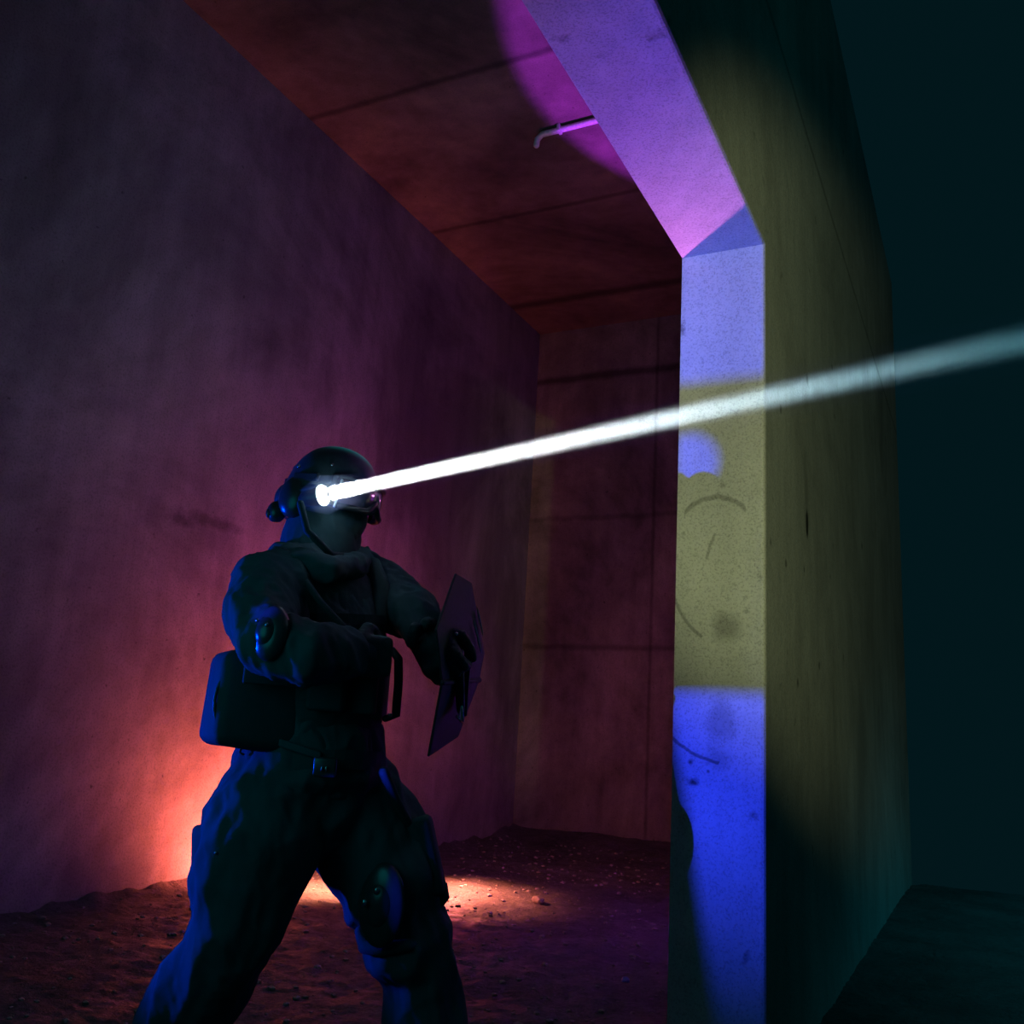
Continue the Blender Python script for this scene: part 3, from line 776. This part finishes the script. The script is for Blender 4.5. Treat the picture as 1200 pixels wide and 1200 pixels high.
# ------------------------------------------------------------------ light
W = bpy.data.worlds.new('world'); SC.world = W; W.use_nodes = True
W.node_tree.nodes['Background'].inputs[0].default_value = (.0008, .0082, .0108, 1)
W.node_tree.nodes['Background'].inputs[1].default_value = 1.0
def light(name, kind, loc, power, rgb, target=None, size=.05, angle=60, blend=.3):
    d = bpy.data.lights.new(name, kind); d.energy = power; d.color = rgb
    d.shadow_soft_size = size
    if kind == 'SPOT': d.spot_size = math.radians(angle); d.spot_blend = blend
    o = bpy.data.objects.new(name, d); COL.objects.link(o); o.location = loc
    if target is not None: o.rotation_euler = (V(target) - V(loc)).to_track_quat('-Z', 'Y').to_euler()
    return o
light('red_flare_light', 'SPOT', (-3.70, 4.58, .14), 280, (1, .14, .09), target=(-4.5, 4.64, .45), size=.05, angle=164, blend=.6)
light('red_glow_light', 'SPOT', (-2.8, 5.2, .7), 40, (1, .19, .17), target=(-2.2, 8.3, 2.6), size=.1, angle=165, blend=.8)  # added red fill for the end wall and ceiling
light('red_floor_fill', 'SPOT', (-3.46, 4.90, .42), 330, (1, .26, .14), target=(-3.55, 4.86, 0), size=.04, angle=115, blend=1)  # added downlight that makes the hot red pool on the floor
light('red_floor_fill', 'SPOT', (-2.97, 5.34, .32), 190, (1, .22, .13), target=(-2.93, 5.32, 0), size=.04, angle=135, blend=1)  # second added downlight, for the pool behind the forward leg
light('red_floor_fill', 'POINT', (-2.9, 5.15, .13), 4, (1, .09, .22), size=.03)  # added low fill that grazes the dirt to bring out its texture
light('pink_lamp_light', 'SPOT', (-1.13, 3.17, 1.9), 38, (1, .22, .75), target=(-.8, 2.3, ZS), size=.01, angle=140, blend=.6)
light('violet_lamp_light', 'SPOT', (-1.0, 4.95, .6), 1900, (.42, .03, 1), target=(-.45, 4.85, ZC), size=.03, angle=53.4, blend=.12)
light('magenta_fill_light', 'SPOT', (-2.6, 4.9, 1.6), 24, (1, .03, .42), target=(XL, 4.75, 2.2), size=.2, angle=125, blend=1)  # added fill that tints the left wall magenta, no lamp stands here
light('blue_lamp_light', 'SPOT', LB, 1200, (.02, .04, 1), target=(-.68, YJ, 1.8), size=.006, angle=53, blend=1)
light('blue_side_light', 'SPOT', (-3.4, 1.25, .8), 290, (.0, .05, 1), target=(-1.7, 1.36, 1.05), size=.05, angle=56, blend=.25)
light('green_torch_light', 'SPOT', (1.15, -.8, 1.6), 290, (.92, 1, .46), target=(1.15 - math.tan(math.radians(17.5)) * 5, 4.2, 1.6 + .55), size=.03, angle=38, blend=.6)
light('teal_fill_light', 'POINT', (-1.6, .75, 1.2), 5, (.03, .8, .9), size=.4)
light('teal_fill_light', 'POINT', (-2.2, 3.4, 2.9), 13, (.03, .85, .9), size=.6)
light('teal_fill_light', 'SPOT', (4.0, 5, 5), 600, (.03, .8, 1), target=(4.0, 6, 0), size=.6, angle=100, blend=.7)
light('teal_fill_light', 'POINT', (2.2, 3.4, 3.8), 5, (.03, .85, .8), size=.6)
d = bpy.data.lights.new('headlamp_beam', 'AREA'); d.shape = 'DISK'; d.size = .034; d.spread = math.radians(2.3); d.energy = 9; d.color = (.93, .97, 1)
o = bpy.data.objects.new('headlamp_beam', d); COL.objects.link(o); o.location = LP + BD * .019; o.rotation_euler = BD.to_track_quat('-Z', 'Y').to_euler()
light('headlamp_spill', 'POINT', LP + BD * .03 - VH * .03, .12, (.35, .6, 1), size=.012)
# haze shaped round the beam; fade and teal shift put into density and colour
bm = bmesh.new(); rings = []
prof_ = [(-.06, .003), (-.05, .03), (0, .05), (.05, .04), (.15, .03), (.6, .042), (1.5, .065), (2.6, .10), (3.8, .14), (3.85, .004)]
for d_, r_ in prof_:
    rings.append([bm.verts.new(LP + BD * d_ + bx_ * math.cos(2 * math.pi * k / 24) * r_ + by_ * math.sin(2 * math.pi * k / 24) * r_) for k in range(24)])
for a, b in zip(rings, rings[1:]):
    for k in range(24): bm.faces.new((a[k], a[(k + 1) % 24], b[(k + 1) % 24], b[k]))
bm.faces.new(rings[0][::-1]); bm.faces.new(rings[-1])
hm = bpy.data.materials.new('thin_haze'); hm.use_nodes = True; t = hm.node_tree; t.nodes.clear()
o_ = t.nodes.new('ShaderNodeOutputMaterial'); vsn = t.nodes.new('ShaderNodeVolumeScatter')
ge = t.nodes.new('ShaderNodeNewGeometry'); dt = t.nodes.new('ShaderNodeVectorMath'); dt.operation = 'SUBTRACT'; dt.inputs[1].default_value = LP
t.links.new(ge.outputs['Position'], dt.inputs[0]); d2 = t.nodes.new('ShaderNodeVectorMath'); d2.operation = 'DOT_PRODUCT'; d2.inputs[1].default_value = BD / 2.0
t.links.new(dt.outputs[0], d2.inputs[0])
for key, stops in (('Density', [(0, 2.5), (.02, 2.0), (.05, .18), (.2, .12), (.45, .06), (.65, .02), (.9, .004)]), ('Color', [(.3, (.95, .95, .95, 1)), (.9, (.10, .72, .9, 1))])):
    rp = t.nodes.new('ShaderNodeValToRGB'); e = rp.color_ramp.elements
    while len(e) < len(stops): e.new(.5)
    for q, (p_, c_) in zip(e, stops): q.position = p_; q.color = c_ if hasattr(c_, '__len__') else (c_, c_, c_, 1)
    t.links.new(d2.outputs['Value'], rp.inputs[0]); t.links.new(rp.outputs[0], vsn.inputs[key])
t.links.new(vsn.outputs[0], o_.inputs['Volume'])
hz = link('haze', bm, hm, kind='stuff'); tagged(hz, 'pale streak of haze lit by the headlamp beam', 'haze')
